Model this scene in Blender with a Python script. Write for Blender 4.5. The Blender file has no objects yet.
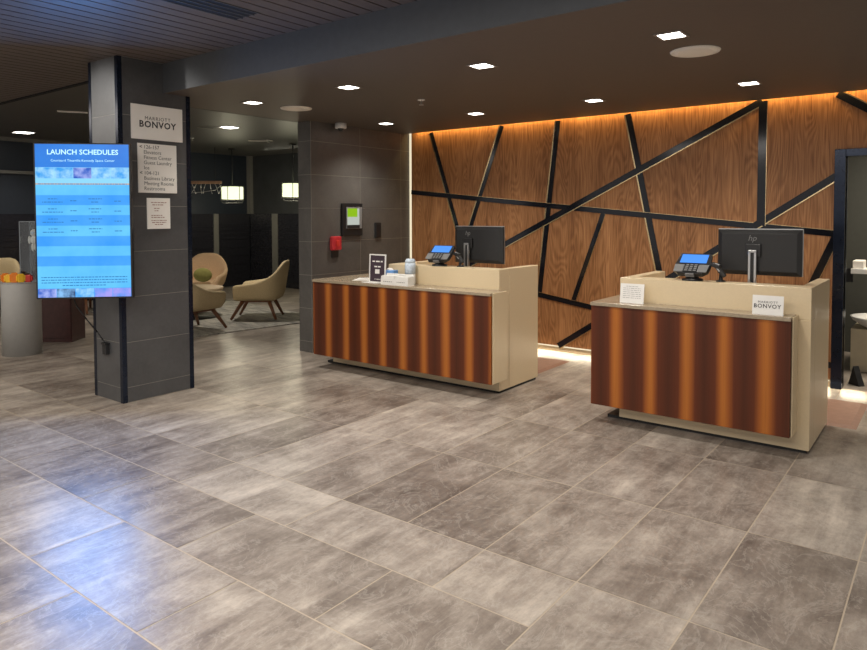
import bpy, bmesh, math, random
from mathutils import Vector, Matrix, noise as mnoise
random.seed(7)
PI = math.pi
col = bpy.context.scene.collection

# ------------------------------------------------------------------ materials
def new_mat(name):
    m = bpy.data.materials.new(name); m.use_nodes = True
    nt = m.node_tree
    return m, nt, nt.nodes['Principled BSDF']
def N(nt, t, **kw):
    n = nt.nodes.new(t)
    for k, v in kw.items(): setattr(n, k, v)
    return n
def noise_node(nt, vec, scale, detail=4, rough=.55, dist=0.0):
    n = N(nt, 'ShaderNodeTexNoise'); n.inputs['Scale'].default_value = scale
    n.inputs['Detail'].default_value = detail; n.inputs['Roughness'].default_value = rough
    n.inputs['Distortion'].default_value = dist
    nt.links.new(vec, n.inputs['Vector']); return n.outputs['Fac']
def mapping(nt, vec, scale=(1,1,1), loc=(0,0,0)):
    n = N(nt, 'ShaderNodeMapping'); n.inputs['Scale'].default_value = scale
    n.inputs['Location'].default_value = loc
    nt.links.new(vec, n.inputs['Vector']); return n.outputs['Vector']
def ramp(nt, fac, stops):
    n = N(nt, 'ShaderNodeValToRGB'); e = n.color_ramp.elements
    while len(e) < len(stops): e.new(.5)
    for i, (p, c) in enumerate(stops):
        e[i].position = p; e[i].color = (*c, 1)
    nt.links.new(fac, n.inputs['Fac']); return n.outputs['Color']
def math_node(nt, op, a, b=None, c=None):
    n = N(nt, 'ShaderNodeMath', operation=op)
    for i, v in enumerate((a, b, c)):
        if v is None: continue
        if isinstance(v, (int, float)): n.inputs[i].default_value = v
        else: nt.links.new(v, n.inputs[i])
    return n.outputs[0]
def mixc(nt, fac, a, b, mode='MIX'):
    n = N(nt, 'ShaderNodeMix', data_type='RGBA', blend_type=mode)
    if isinstance(fac, (int, float)): n.inputs[0].default_value = fac
    else: nt.links.new(fac, n.inputs[0])
    for sock, v in ((n.inputs[6], a), (n.inputs[7], b)):
        if isinstance(v, tuple): sock.default_value = (*v, 1)
        else: nt.links.new(v, sock)
    return n.outputs[2]
def bump(nt, b, height, strength=.2, dist=.002):
    n = N(nt, 'ShaderNodeBump'); n.inputs['Strength'].default_value = strength
    n.inputs['Distance'].default_value = dist
    nt.links.new(height, n.inputs['Height']); nt.links.new(n.outputs['Normal'], b.inputs['Normal'])
def objco(nt): return N(nt, 'ShaderNodeTexCoord').outputs['Object']

def plain(name, c, rough=.5, metal=0.0, var=.06, scale=20, spec=.5, coat=0, bumpy=0):
    m, nt, b = new_mat(name)
    f = noise_node(nt, objco(nt), scale, 3)
    lo = tuple(max(0, x*(1-var)) for x in c); hi = tuple(min(1, x*(1+var)) for x in c)
    nt.links.new(ramp(nt, f, [(.3, lo), (.7, hi)]), b.inputs['Base Color'])
    b.inputs['Roughness'].default_value = rough; b.inputs['Metallic'].default_value = metal
    b.inputs['Specular IOR Level'].default_value = spec
    b.inputs['Coat Weight'].default_value = coat
    if bumpy: bump(nt, b, noise_node(nt, objco(nt), 250, 2), bumpy)
    return m
EXPO = 2.0
def emis(name, c, s=1.0, var=0.0, scale=5, c2=None):
    s = s/EXPO
    m, nt, b = new_mat(name)
    b.inputs['Base Color'].default_value = (*[x*.1 for x in c], 1)
    b.inputs['Roughness'].default_value = .3
    if c2:
        f = noise_node(nt, objco(nt), scale, 4)
        nt.links.new(ramp(nt, f, [(.35, c), (.65, c2)]), b.inputs['Emission Color'])
    else: b.inputs['Emission Color'].default_value = (*c, 1)
    b.inputs['Emission Strength'].default_value = s
    return m

def floor_mat():
    m, nt, b = new_mat('porcelain_floor')
    uv = N(nt, 'ShaderNodeUVMap').outputs['UV']
    at = N(nt, 'ShaderNodeAttribute', attribute_name='rnd').outputs['Color']
    add = N(nt, 'ShaderNodeVectorMath', operation='MULTIPLY_ADD')
    nt.links.new(at, add.inputs[0]); add.inputs[1].default_value = (60, 60, 60); nt.links.new(uv, add.inputs[2])
    v = add.outputs[0]
    streak = noise_node(nt, mapping(nt, v, (6, 1.0, 1)), 1.5, 8, .68, .25)
    cloud = noise_node(nt, v, 2.6, 10, .72, .35)
    fine = noise_node(nt, mapping(nt, v, (9, 5, 1)), 6.0, 8, .75, 0)
    vein = noise_node(nt, mapping(nt, v, (2.2, 1.4, 1)), 2.2, 8, .62, 1.6)
    s = math_node(nt, 'ADD', math_node(nt, 'MULTIPLY', streak, .40), math_node(nt, 'MULTIPLY', cloud, .44))
    s = math_node(nt, 'ADD', s, math_node(nt, 'MULTIPLY', fine, .16))
    sep = N(nt, 'ShaderNodeSeparateColor'); nt.links.new(at, sep.inputs[0])
    s = math_node(nt, 'ADD', s, math_node(nt, 'MULTIPLY', math_node(nt, 'SUBTRACT', sep.outputs[0], .5), .10))
    c = ramp(nt, s, [(.35, (.115, .090, .074)), (.45, (.225, .187, .156)), (.53, (.345, .297, .252)), (.64, (.56, .495, .42))])
    ridge = math_node(nt, 'ABSOLUTE', math_node(nt, 'SUBTRACT', vein, .5))
    rf = ramp(nt, ridge, [(0.0, (1, 1, 1)), (.022, (0, 0, 0))])
    rb = N(nt, 'ShaderNodeRGBToBW'); nt.links.new(rf, rb.inputs[0])
    c = mixc(nt, math_node(nt, 'MULTIPLY', rb.outputs[0], .38), c, (.46, .42, .37))
    nt.links.new(c, b.inputs['Base Color'])
    nt.links.new(math_node(nt, 'ADD', math_node(nt, 'MULTIPLY', fine, .2), .24), b.inputs['Roughness'])
    b.inputs['Specular IOR Level'].default_value = .5
    bump(nt, b, fine, .12, .002)
    return m
def wood_wall_mat():
    m, nt, b = new_mat('walnut_veneer')
    o = objco(nt)
    n1 = noise_node(nt, mapping(nt, o, (3.4, 1, .5)), 1.25, 2, .5, .35)
    rings = math_node(nt, 'MULTIPLY_ADD', math_node(nt, 'SINE', math_node(nt, 'MULTIPLY', n1, 170.0)), .5, .5)
    grain = noise_node(nt, mapping(nt, o, (70, 1, 1.6)), 1.6, 5, .65)
    broad = noise_node(nt, mapping(nt, o, (5, 1, .35)), 1.2, 3, .5)
    s = math_node(nt, 'ADD', math_node(nt, 'MULTIPLY', rings, .11), math_node(nt, 'MULTIPLY', grain, .62))
    s = math_node(nt, 'ADD', s, math_node(nt, 'MULTIPLY', broad, .34))
    c = ramp(nt, s, [(.28, (.13, .054, .020)), (.46, (.27, .118, .045)), (.60, (.42, .200, .082)), (.8, (.58, .30, .135))])
    nt.links.new(c, b.inputs['Base Color'])
    b.inputs['Roughness'].default_value = .42; b.inputs['Specular IOR Level'].default_value = .35
    bump(nt, b, grain, .08)
    return m
def stripe_mat(name, x0, period, depth=1.0):
    m, nt, b = new_mat(name)
    o = objco(nt)
    sep = N(nt, 'ShaderNodeSeparateXYZ'); nt.links.new(o, sep.inputs[0])
    wob = noise_node(nt, mapping(nt, o, (6, 1, .25)), 1.3, 2)
    x = math_node(nt, 'ADD', sep.outputs[0], math_node(nt, 'MULTIPLY', math_node(nt, 'SUBTRACT', wob, .5), .05))
    ph = math_node(nt, 'FRACT', math_node(nt, 'ADD', math_node(nt, 'DIVIDE', math_node(nt, 'SUBTRACT', x, x0), period), 100.5))
    d = math_node(nt, 'ABSOLUTE', math_node(nt, 'SUBTRACT', ph, .5))
    grain = noise_node(nt, mapping(nt, o, (110, 1, 1.2)), 1.5, 4, .6)
    d = math_node(nt, 'ADD', d, math_node(nt, 'MULTIPLY', math_node(nt, 'SUBTRACT', grain, .5), .14))
    c = ramp(nt, d, [(.04, (.46, .155, .030)), (.13, (.33, .098, .022)), (.235, (.130, .034, .014)), (.5, (.082, .0245, .0115))])
    c = mixc(nt, .55, c, ramp(nt, grain, [(.3, (.55, .5, .5)), (.7, (1.0, 1.0, 1.0))]), 'MULTIPLY')
    nt.links.new(c, b.inputs['Base Color'])
    b.inputs['Roughness'].default_value = .32; b.inputs['Specular IOR Level'].default_value = .25
    return m
def slate_mat(name, c, var=.22, rough=.42):
    m, nt, b = new_mat(name)
    o = objco(nt)
    f = noise_node(nt, o, 3.2, 7, .65, .6)
    g = noise_node(nt, o, 38, 4, .6)
    s = math_node(nt, 'ADD', math_node(nt, 'MULTIPLY', f, .7), math_node(nt, 'MULTIPLY', g, .3))
    nt.links.new(ramp(nt, s, [(.34, tuple(x*(1-var) for x in c)), (.66, tuple(x*(1+var) for x in c))]), b.inputs['Base Color'])
    b.inputs['Roughness'].default_value = rough
    bump(nt, b, g, .1)
    return m
def rug_mat():
    m, nt, b = new_mat('rug_weave')
    o = objco(nt)
    f = noise_node(nt, mapping(nt, o, (1.2, 5, 1)), 2.2, 6, .7, .5)
    g = noise_node(nt, o, 160, 2)
    s = math_node(nt, 'ADD', math_node(nt, 'MULTIPLY', f, .75), math_node(nt, 'MULTIPLY', g, .25))
    nt.links.new(ramp(nt, s, [(.38, (.16, .155, .14)), (.5, (.33, .31, .27)), (.62, (.50, .46, .38))]), b.inputs['Base Color'])
    b.inputs['Roughness'].default_value = .95
    bump(nt, b, g, .4, .004)
    return m
def clear_mat():
    m, nt, b = new_mat('clear_acrylic')
    out = nt.nodes['Material Output']
    tr = N(nt, 'ShaderNodeBsdfTransparent'); tr.inputs[0].default_value = (.93, .95, .96, 1)
    gl = N(nt, 'ShaderNodeBsdfGlossy'); gl.inputs['Roughness'].default_value = .05
    lw = N(nt, 'ShaderNodeLayerWeight'); lw.inputs[0].default_value = .25
    mx = N(nt, 'ShaderNodeMixShader')
    nt.links.new(math_node(nt, 'MULTIPLY_ADD', lw.outputs['Fresnel'], .5, .05), mx.inputs[0])
    nt.links.new(tr.outputs[0], mx.inputs[1]); nt.links.new(gl.outputs[0], mx.inputs[2])
    nt.links.new(mx.outputs[0], out.inputs[0])
    return m

M = {}
M['floor'] = floor_mat()
M['grout'] = plain('floor_grout', (.52, .44, .34), .8)
M['wood'] = wood_wall_mat()
M['beige'] = plain('beige_solid_surface', (.69, .56, .365), .32, var=.025, scale=90)
M['stone'] = plain('taupe_quartz_ledge', (.33, .265, .185), .22, var=.12, scale=60)
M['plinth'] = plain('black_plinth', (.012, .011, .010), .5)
M['slate'] = slate_mat('dark_slate_tile', (.098, .092, .085))
M['slate_col'] = slate_mat('charcoal_column_tile', (.080, .081, .084), .2, .38)
M['slate_grout'] = plain('tile_grout', (.32, .30, .27), .8)
M['soffit'] = plain('taupe_painted_ceiling', (.115, .094, .078), .55, var=.03)
M['slats'] = plain('brown_ceiling_slats', (.140, .112, .100), .38, var=.08)
M['slot'] = plain('slat_gap_black', (.006, .006, .007), .8)
M['bulk'] = plain('charcoal_bulkhead', (.085, .092, .100), .5, var=.06)
M['lounge_ceil'] = plain('lounge_ceiling_paint', (.085, .08, .075), .45, var=.04)
M['lounge_wall'] = slate_mat('lounge_dark_wall', (.040, .042, .045), .25, .4)
M['navy'] = plain('navy_dark_wall', (.018, .024, .036), .5)
M['wains'] = plain('dark_glossy_wainscot', (.020, .020, .026), .22, var=.2)
M['post_lit_band'] = plain('grey_post_and_lit_band', (.17, .165, .15), .5)
M['black_steel'] = plain('blue_black_steel', (.018, .026, .048), .18, metal=.6, var=.1)
M['strip'] = plain('black_polished_strip', (.010, .011, .016), .12, metal=.3, spec=.6)
M['lit_edge'] = plain('gold_lit_edge', (.75, .58, .33), .25, metal=1.0)  # gold colour stands in for LED light caught on panel edges
M['black'] = plain('black_plastic', (.014, .014, .015), .38)
M['black_matte'] = plain('black_matte_shell', (.016, .016, .017), .5)
M['grey_plastic'] = plain('grey_plastic', (.20, .20, .20), .4)
M['silver'] = plain('brushed_silver', (.55, .55, .55), .3, metal=.9)
M['white'] = plain('white_plastic', (.78, .77, .74), .45, var=.02)
M['paper'] = plain('white_paper', (.80, .79, .76), .7, var=.02)
M['ink'] = plain('dark_print', (.03, .03, .035), .7)
M['ink_grey'] = plain('grey_print', (.32, .31, .30), .7)
M['ink_mid'] = plain('mid_grey_print', (.09, .09, .088), .7)
M['ink_rust'] = plain('rust_print', (.42, .26, .22), .7)
M['sign'] = plain('silver_sign_plate', (.93, .91, .86), .3, metal=0, var=.04, scale=4)
M['lamp'] = emis('downlight_glow', (1.0, .96, .88), 14)
M['lamp_rim'] = plain('downlight_trim', (.25, .22, .19), .4)
M['speaker'] = plain('speaker_grille', (.85, .80, .72), .8, var=.1, scale=300)
M['amber'] = emis('amber_led', (1.0, .55, .14), 1.2)
M['warmled'] = emis('warm_led', (1.0, .88, .62), .9)
M['red'] = plain('red_alarm_plastic', (.55, .035, .045), .3)
M['tan'] = plain('tan_upholstery', (.60, .47, .27), .85, var=.07, scale=60, bumpy=.25)
M['tan_in'] = plain('warm_tan_upholstery', (.70, .47, .27), .85, var=.07, scale=60, bumpy=.25)
M['olive'] = plain('olive_cushion_cloth', (.33, .31, .09), .9, var=.1, bumpy=.3)
M['leg_wood'] = plain('walnut_leg', (.20, .085, .04), .4, var=.25, scale=30)
M['tabletop'] = plain('light_tan_tabletop', (.50, .38, .25), .35, var=.1, scale=8)
M['rug'] = rug_mat()
M['mat'] = plain('brown_rubber_mat', (.30, .17, .12), .55, var=.1, bumpy=.1)
M['pend'] = emis('pendant_glow', (1.0, .95, .58), 1.5, c2=(.80, .95, .60), scale=26)
M['pedestal'] = plain('grey_pedestal_paint', (.40, .40, .39), .5, var=.03)
M['maroon'] = plain('dark_maroon_wood', (.055, .018, .016), .35, var=.2)
M['clear'] = clear_mat()
M['edge'] = plain('acrylic_edge', (.22, .25, .28), .2)
M['branch'] = plain('driftwood_bar', (.42, .25, .15), .6, var=.2)
M['door_wall'] = plain('dark_olive_wall', (.055, .055, .045), .55)
M['cream'] = plain('cream_paint', (.62, .54, .38), .5, var=.03)
M['blue_carton'] = plain('blue_carton', (.13, .30, .62), .5)
M['pale_blue'] = plain('pale_blue_plastic', (.60, .70, .82), .25, var=.2, scale=30)
M['aub'] = plain('aubergine_poster', (.055, .038, .05), .4)
M['orange'] = plain('orange_wrapper', (.85, .24, .02), .35)
M['yellow'] = plain('yellow_wrapper', (.90, .55, .03), .35)
M['crimson'] = plain('red_wrapper', (.60, .04, .03), .35)
M['term_screen'] = emis('terminal_screen', (.075, .29, .92), 1.1)
M['lime'] = emis('tablet_green', (.30, .58, .015), .8)
M['tab_white'] = emis('tablet_white', (.55, .60, .55), .8)
M['tv_header'] = emis('tv_header', (.012, .17, .68), 1.0, c2=(.02, .23, .78), scale=3)
M['tv_light'] = emis('tv_row_light', (.13, .58, .98), 1.0, c2=(.075, .46, .98), scale=3)
M['tv_dark'] = emis('tv_row_dark', (.07, .40, .95), 1.0, c2=(.02, .30, .93), scale=3)
M['tv_pale'] = emis('tv_pale', (.25, .66, .97), 1.0)
M['tv_text'] = emis('tv_title_text', (.55, .93, 1.0), 1.15)
M['tv_ink'] = emis('tv_small_text', (.022, .19, .46), 1.0)
M['tv_orange'] = emis('tv_orange_rule', (.55, .42, .32), 1.0)
M['tv_photo'] = emis('tv_photo', (.03, .34, .86), 1.0, c2=(.40, .74, .98), scale=16)
M['tv_photo2'] = emis('tv_photo_dark', (.012, .10, .55), 1.0, c2=(.42, .50, .95), scale=13)
M['tv_photo3'] = emis('tv_photo_violet', (.03, .28, .85), 1.0, c2=(.40, .34, .90), scale=9)
M['tv_photo4'] = emis('tv_photo_black', (.006, .02, .10), 1.0, c2=(.25, .55, .95), scale=15)

# ------------------------------------------------------------------ mesh builder
class MB:
    def __init__(s): s.v = []; s.f = []; s.m = []; s.sm = []; s.uv = {}
    def quad(s, a, b, c, d, m=0):
        i = len(s.v); s.v += [tuple(a), tuple(b), tuple(c), tuple(d)]; s.f.append((i, i+1, i+2, i+3)); s.m.append(m); s.sm.append(False); return s
    def poly(s, pts, m=0):
        i = len(s.v); s.v += [tuple(p) for p in pts]; s.f.append(tuple(range(i, i+len(pts)))); s.m.append(m); s.sm.append(False); return s
    def box(s, x0, y0, z0, x1, y1, z1, m=0):
        i = len(s.v)
        s.v += [(x0,y0,z0),(x1,y0,z0),(x1,y1,z0),(x0,y1,z0),(x0,y0,z1),(x1,y0,z1),(x1,y1,z1),(x0,y1,z1)]
        for f in ((0,3,2,1),(4,5,6,7),(0,1,5,4),(1,2,6,5),(2,3,7,6),(3,0,4,7)):
            s.f.append(tuple(i+k for k in f)); s.m.append(m); s.sm.append(False)
        return s
    def xbox(s, mat, sx, sy, sz, m=0):       # box centred on a matrix
        i = len(s.v)
        for x, y, z in ((-1,-1,-1),(1,-1,-1),(1,1,-1),(-1,1,-1),(-1,-1,1),(1,-1,1),(1,1,1),(-1,1,1)):
            s.v.append(tuple(mat @ Vector((x*sx/2, y*sy/2, z*sz/2))))
        for f in ((0,3,2,1),(4,5,6,7),(0,1,5,4),(1,2,6,5),(2,3,7,6),(3,0,4,7)):
            s.f.append(tuple(i+k for k in f)); s.m.append(m); s.sm.append(False)
        return s
    def cyl(s, p0, p1, r0, r1=None, n=16, m=0, cap=True):
        r1 = r0 if r1 is None else r1
        p0 = Vector(p0); p1 = Vector(p1); d = (p1-p0).normalized()
        a = d.orthogonal().normalized(); b = d.cross(a); i = len(s.v)
        for p, r in ((p0, r0), (p1, r1)):
            for k in range(n):
                t = 2*PI*k/n; s.v.append(tuple(p + a*(r*math.cos(t)) + b*(r*math.sin(t))))
        for k in range(n):
            s.f.append((i+k, i+(k+1)%n, i+n+(k+1)%n, i+n+k)); s.m.append(m); s.sm.append(True)
        if cap:
            s.f.append(tuple(i+k for k in reversed(range(n)))); s.m.append(m); s.sm.append(False)
            s.f.append(tuple(i+n+k for k in range(n))); s.m.append(m); s.sm.append(False)
        return s
    def tube(s, pts, r, n=8, m=0):
        for a, b in zip(pts[:-1], pts[1:]): s.cyl(a, b, r, r, n, m)
        return s
    def lathe(s, prof, n=32, c=(0,0,0), m=0):
        i = len(s.v); c = Vector(c)
        for r, z in prof:
            for k in range(n):
                t = 2*PI*k/n; s.v.append((c.x+r*math.cos(t), c.y+r*math.sin(t), c.z+z))
        for j in range(len(prof)-1):
            for k in range(n):
                s.f.append((i+j*n+k, i+j*n+(k+1)%n, i+(j+1)*n+(k+1)%n, i+(j+1)*n+k)); s.m.append(m); s.sm.append(True)
        s.f.append(tuple(i+k for k in reversed(range(n)))); s.m.append(m); s.sm.append(False)
        e = i+(len(prof)-1)*n
        s.f.append(tuple(e+k for k in range(n))); s.m.append(m); s.sm.append(False)
        return s
    def ball(s, c, rx, ry, rz, n=14, k=8, m=0):
        prof = [(max(1e-4, math.sin(PI*j/k)), -math.cos(PI*j/k)) for j in range(k+1)]
        i = len(s.v); s.lathe(prof, n, m=m)
        for q in range(i, len(s.v)):
            x, y, z = s.v[q]; s.v[q] = (c[0]+x*rx, c[1]+y*ry, c[2]+z*rz)
        return s
    def grid(s, rows, m=0, close=False):
        i = len(s.v); n = len(rows[0])
        for r in rows: s.v += [tuple(p) for p in r]
        for a in range(len(rows)-1):
            for b in range(n if close else n-1):
                c = (b+1) % n
                s.f.append((i+a*n+b, i+a*n+c, i+(a+1)*n+c, i+(a+1)*n+b)); s.m.append(m); s.sm.append(True)
        return s

def obj(name, mb, mats, parent=None, bevel=0, subsurf=0, smooth=None, loc=None, fix=False):
    me = bpy.data.meshes.new(name)
    me.from_pydata(mb.v, [], mb.f); me.update()
    for k in (mats if isinstance(mats, (list, tuple)) else [mats]): me.materials.append(M[k] if isinstance(k, str) else k)
    for p, mi, sm in zip(me.polygons, mb.m, mb.sm):
        p.material_index = mi; p.use_smooth = sm if smooth is None else smooth
    if fix:
        bm = bmesh.new(); bm.from_mesh(me); bmesh.ops.remove_doubles(bm, verts=bm.verts, dist=1e-5)
        bmesh.ops.recalc_face_normals(bm, faces=bm.faces); bm.to_mesh(me); bm.free()
    o = bpy.data.objects.new(name, me); col.objects.link(o)
    if parent is not None: o.parent = parent
    if loc is not None: o.location = loc
    if bevel:
        b = o.modifiers.new('bevel', 'BEVEL'); b.width = bevel; b.segments = 2; b.limit_method = 'ANGLE'
    if subsurf:
        b = o.modifiers.new('subsurf', 'SUBSURF'); b.levels = subsurf; b.render_levels = subsurf
    return o
def tag(o, label, cat, group=None):
    o['label'] = label; o['category'] = cat
    if group: o['group'] = group
    return o
def thing(name, label, cat, loc=(0,0,0), rotz=0, group=None):
    o = bpy.data.objects.new(name, None); col.objects.link(o); o.empty_display_size = .1
    o.location = loc; o.rotation_euler = (0, 0, rotz)
    return tag(o, label, cat, group)
def struct(name, mb, mats, **kw):
    o = obj(name, mb, mats, **kw); o['kind'] = 'structure'; return o
def dup(root, loc, rotz, label, group=None):
    r = root.copy(); col.objects.link(r); r.location = loc; r.rotation_euler = (0, 0, rotz); r['label'] = label
    if group: r['group'] = group
    for ch in list(root.children):
        c = ch.copy(); col.objects.link(c); c.parent = r
        for g in list(ch.children):
            d = g.copy(); col.objects.link(d); d.parent = c
    return r

# lettering: lines = [(string, x, z, size, offset)] laid on the local XZ plane facing -Y
def letter_mb(lines, y=0.0, align='CENTER', spacing=1.0):
    mb = MB()
    for ln in lines:
        s, x, z, size = ln[:4]; off = ln[4] if len(ln) > 4 else 0; sp = ln[5] if len(ln) > 5 else spacing
        al = ln[6] if len(ln) > 6 else align
        cu = bpy.data.curves.new('lettering', 'FONT'); cu.body = s; cu.size = size; cu.align_x = al; cu.align_y = 'CENTER'
        cu.offset = off; cu.space_character = sp; cu.resolution_u = 2
        t = bpy.data.objects.new('lettering', cu); col.objects.link(t)
        dg = bpy.context.evaluated_depsgraph_get(); dg.update()
        me = bpy.data.meshes.new_from_object(t.evaluated_get(dg))
        i = len(mb.v)
        mb.v += [(v.co.x + x, y, v.co.y + z) for v in me.vertices]
        for p in me.polygons:
            mb.f.append(tuple(i+k for k in p.vertices)); mb.m.append(0); mb.sm.append(False)
        bpy.data.objects.remove(t); bpy.data.curves.remove(cu); bpy.data.meshes.remove(me)
    return mb
def letter_parts(parent, lines, y, ink, name='lettering', fn=None):
    for ln in lines:
        mb = letter_mb([ln], y=y)
        if fn: mb.v = [fn(*v) for v in mb.v]
        obj(name, mb, ink, parent)
def bar_parts(parent, specs, y, ink, rnd, name='text_line', fn=None):
    for (x, z, w, h, mw) in specs:
        mb = word_bars(MB(), x, z, w, h, y, rnd=rnd, maxw=mw)
        if fn: mb.v = [fn(*v) for v in mb.v]
        obj(name, mb, ink, parent)
def word_bars(mb, x, z, w, h, y, m=0, align='C', rnd=None, maxw=.03):
    rnd = rnd or random
    x0 = x - w/2 if align == 'C' else x; end = x0 + w; p = x0
    while p < end - .002:
        ww = min(rnd.uniform(.3, 1)*maxw, end-p)
        mb.quad((p, y, z-h/2), (p+ww, y, z-h/2), (p+ww, y, z+h/2), (p, y, z+h/2), m)
        p += ww + maxw*.18
    return mb

# ------------------------------------------------------------------ floor
def build_floor():
    X0, X1, Y0, Y1 = -12.6, 3.4, -3.0, 9.7
    XA, YA, G = -1.248, 2.615, .0032
    tiles = []
    def addt(x0, x1, y0, y1, along_y):
        x0, x1, y0, y1 = max(x0, X0), min(x1, X1), max(y0, Y0), min(y1, Y1)
        if x1-x0 > .02 and y1-y0 > .02: tiles.append((x0, x1, y0, y1, along_y))
    k = -26
    while -.785+.463*k < X1:
        xa = -.785+.463*k; xb = xa+.463; k += 1
        j = -7
        while 2.615+.923*j < Y1:
            ya = 2.615+.923*j; yb = ya+.923; j += 1
            if xb < XA+.05:
                if yb < YA+.05: continue
            addt(xa, xb, ya, yb, True)
    r = 0; yb = YA; ya = 2.217
    while yb > Y0:
        off = .22 if r == 0 else (0 if r % 2 else .465)
        j = -12
        while -2.86+off+.93*j < XA:
            xa = -2.86+off+.93*j; xb = min(xa+.93, XA); j += 1
            addt(xa, xb, ya, yb, False)
        r += 1; yb = ya; ya = yb-.457
    me = bpy.data.meshes.new('floor')
    vs = [(X0,Y0,-.0015),(X1,Y0,-.0015),(X1,Y1,-.0015),(X0,Y1,-.0015)]; fs = [(0,1,2,3)]
    for (x0,x1,y0,y1,a) in tiles:
        i = len(vs); vs += [(x0+G,y0+G,0),(x1-G,y0+G,0),(x1-G,y1-G,0),(x0+G,y1-G,0)]; fs.append((i,i+1,i+2,i+3))
    me.from_pydata(vs, [], fs); me.update()
    me.materials.append(M['floor']); me.materials.append(M['grout'])
    me.polygons[0].material_index = 1
    me.uv_layers.new(name='UVMap'); me.color_attributes.new('rnd', 'FLOAT_COLOR', 'CORNER')
    uv = me.uv_layers['UVMap']; at = me.color_attributes['rnd']
    rg = random.Random(11)
    for p in me.polygons:
        a = True if p.index == 0 else tiles[p.index-1][4]
        rc = (rg.random(), rg.random(), rg.random(), 1)
        for li in p.loop_indices:
            co = me.vertices[me.loops[li].vertex_index].co
            uv.data[li].uv = (co.x, co.y)
            at.data[li].color = rc
    o = bpy.data.objects.new('floor', me); col.objects.link(o); o['kind'] = 'structure'
build_floor()

# ------------------------------------------------------------------ walls and ceilings
def tile_face(mb, o, u, v, U, V, ul, vl, gap=.004, lift=.002, mt=0, mg=1):
    """grout plane + raised tiles; u-joints ul, v-joints vl (lists)"""
    o = Vector(o); u = Vector(u); v = Vector(v); n = u.cross(v)
    mb.quad(o, o+u*U, o+u*U+v*V, o+v*V, mg)
    us = [0]+[t for t in ul if 0.01 < t < U-.01]+[U]; vs_ = [0]+[t for t in vl if .01 < t < V-.01]+[V]
    for a, b in zip(us[:-1], us[1:]):
        for c, d in zip(vs_[:-1], vs_[1:]):
            p = o+n*lift
            g = gap/2
            mb.quad(p+u*(a+g)+v*(c+g), p+u*(b-g)+v*(c+g), p+u*(b-g)+v*(d-g), p+u*(a+g)+v*(d-g), mt)
VL = [.125, .50, .877, 1.253, 1.63, 2.005, 2.38]
# tile wall to the left of the reception desks (end face and long face)
mb = MB()
tile_face(mb, (-5.742, 5.25, 0), (0,1,0), (0,0,1), 1.85, 2.62, [.79, 1.55], VL)
tile_face(mb, (-5.952, 5.25, 0), (1,0,0), (0,0,1), .21, 2.62, [], VL)
tile_face(mb, (-5.952, 9.7, 0), (0,-1,0), (0,0,1), 4.45, 2.86, [.76*k for k in range(1, 6)], VL)
mb.quad((-5.742,7.1,0),(-5.742,9.7,0),(-5.742,9.7,2.86),(-5.742,7.1,2.86), 0)
struct('wall_left', mb, ['slate', 'slate_grout'])
# structural column with tile cladding and black corner trims
cx0, cx1, cy0, cy1 = -5.905, -5.44, 2.888, 3.54
mb = MB()
tile_face(mb, (cx0, cy0, 0), (1,0,0), (0,0,1), cx1-cx0, 2.85, [], VL)
tile_face(mb, (cx1, cy0, 0), (0,1,0), (0,0,1), cy1-cy0, 2.85, [], VL)
tile_face(mb, (cx1, cy1, 0), (-1,0,0), (0,0,1), cx1-cx0, 2.85, [], VL)
tile_face(mb, (cx0, cy1, 0), (0,-1,0), (0,0,1), cy1-cy0, 2.85, [], VL)
struct('wall_column', mb, ['slate_col', 'slate_grout'])
mb = MB()
for x, y in ((cx0, cy0), (cx1, cy0), (cx1, cy1), (cx0, cy1)):
    sx = .035 if x == cx0 else -.035; sy = .035 if y == cy0 else -.035
    ex = -.005 if x == cx0 else .005; ey = -.005 if y == cy0 else .005
    mb.box(min(x+ex, x+sx), min(y+ey, y+sy), 0, max(x+ex, x+sx), max(y+ey, y+sy), 2.85)
struct('trim_1', mb, 'black_steel')

# lower ceiling over the desks, slatted ceiling over the lobby, lounge ceiling, bulkhead
struct('ceiling', MB().box(-5.955, 3.30, 2.602, 3.4, 6.885, 2.72), 'soffit')
mb = MB().box(-5.955, 3.288, 2.60, 3.4, 3.30, 2.93)
mb.box(-5.97, 3.288, 2.60, -5.955, 9.7, 2.93)
struct('wall_bulkhead', mb, 'bulk')
mb = MB(); x = -12.6
mb.box(-12.6, -3.0, 2.90, 3.4, 3.288, 2.92, 1)
while x < 3.4:
    mb.box(x+.008, -3.0, 2.85, min(x+.112, 3.4), 3.288, 2.875, 0); x += .12
struct('ceiling_lobby', mb, ['slats', 'slot'])
mb = MB().box(-12.6, 3.288, 2.86, -5.97, 9.7, 2.92)
struct('ceiling_lounge', mb, 'lounge_ceil')
struct('trim_2', MB().box(-12.6, 3.255, 2.835, -5.97, 3.29, 2.86), 'slot')
# ceiling slot above the wood wall, with amber led
mb = MB().box(-5.74, 6.885, 2.70, 3.4, 7.06, 2.72)
struct('ceiling_slot', mb, 'soffit')
struct('trim_3', MB().box(-5.73, 6.90, 2.66, 3.3, 6.93, 2.685), 'amber')

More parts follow.
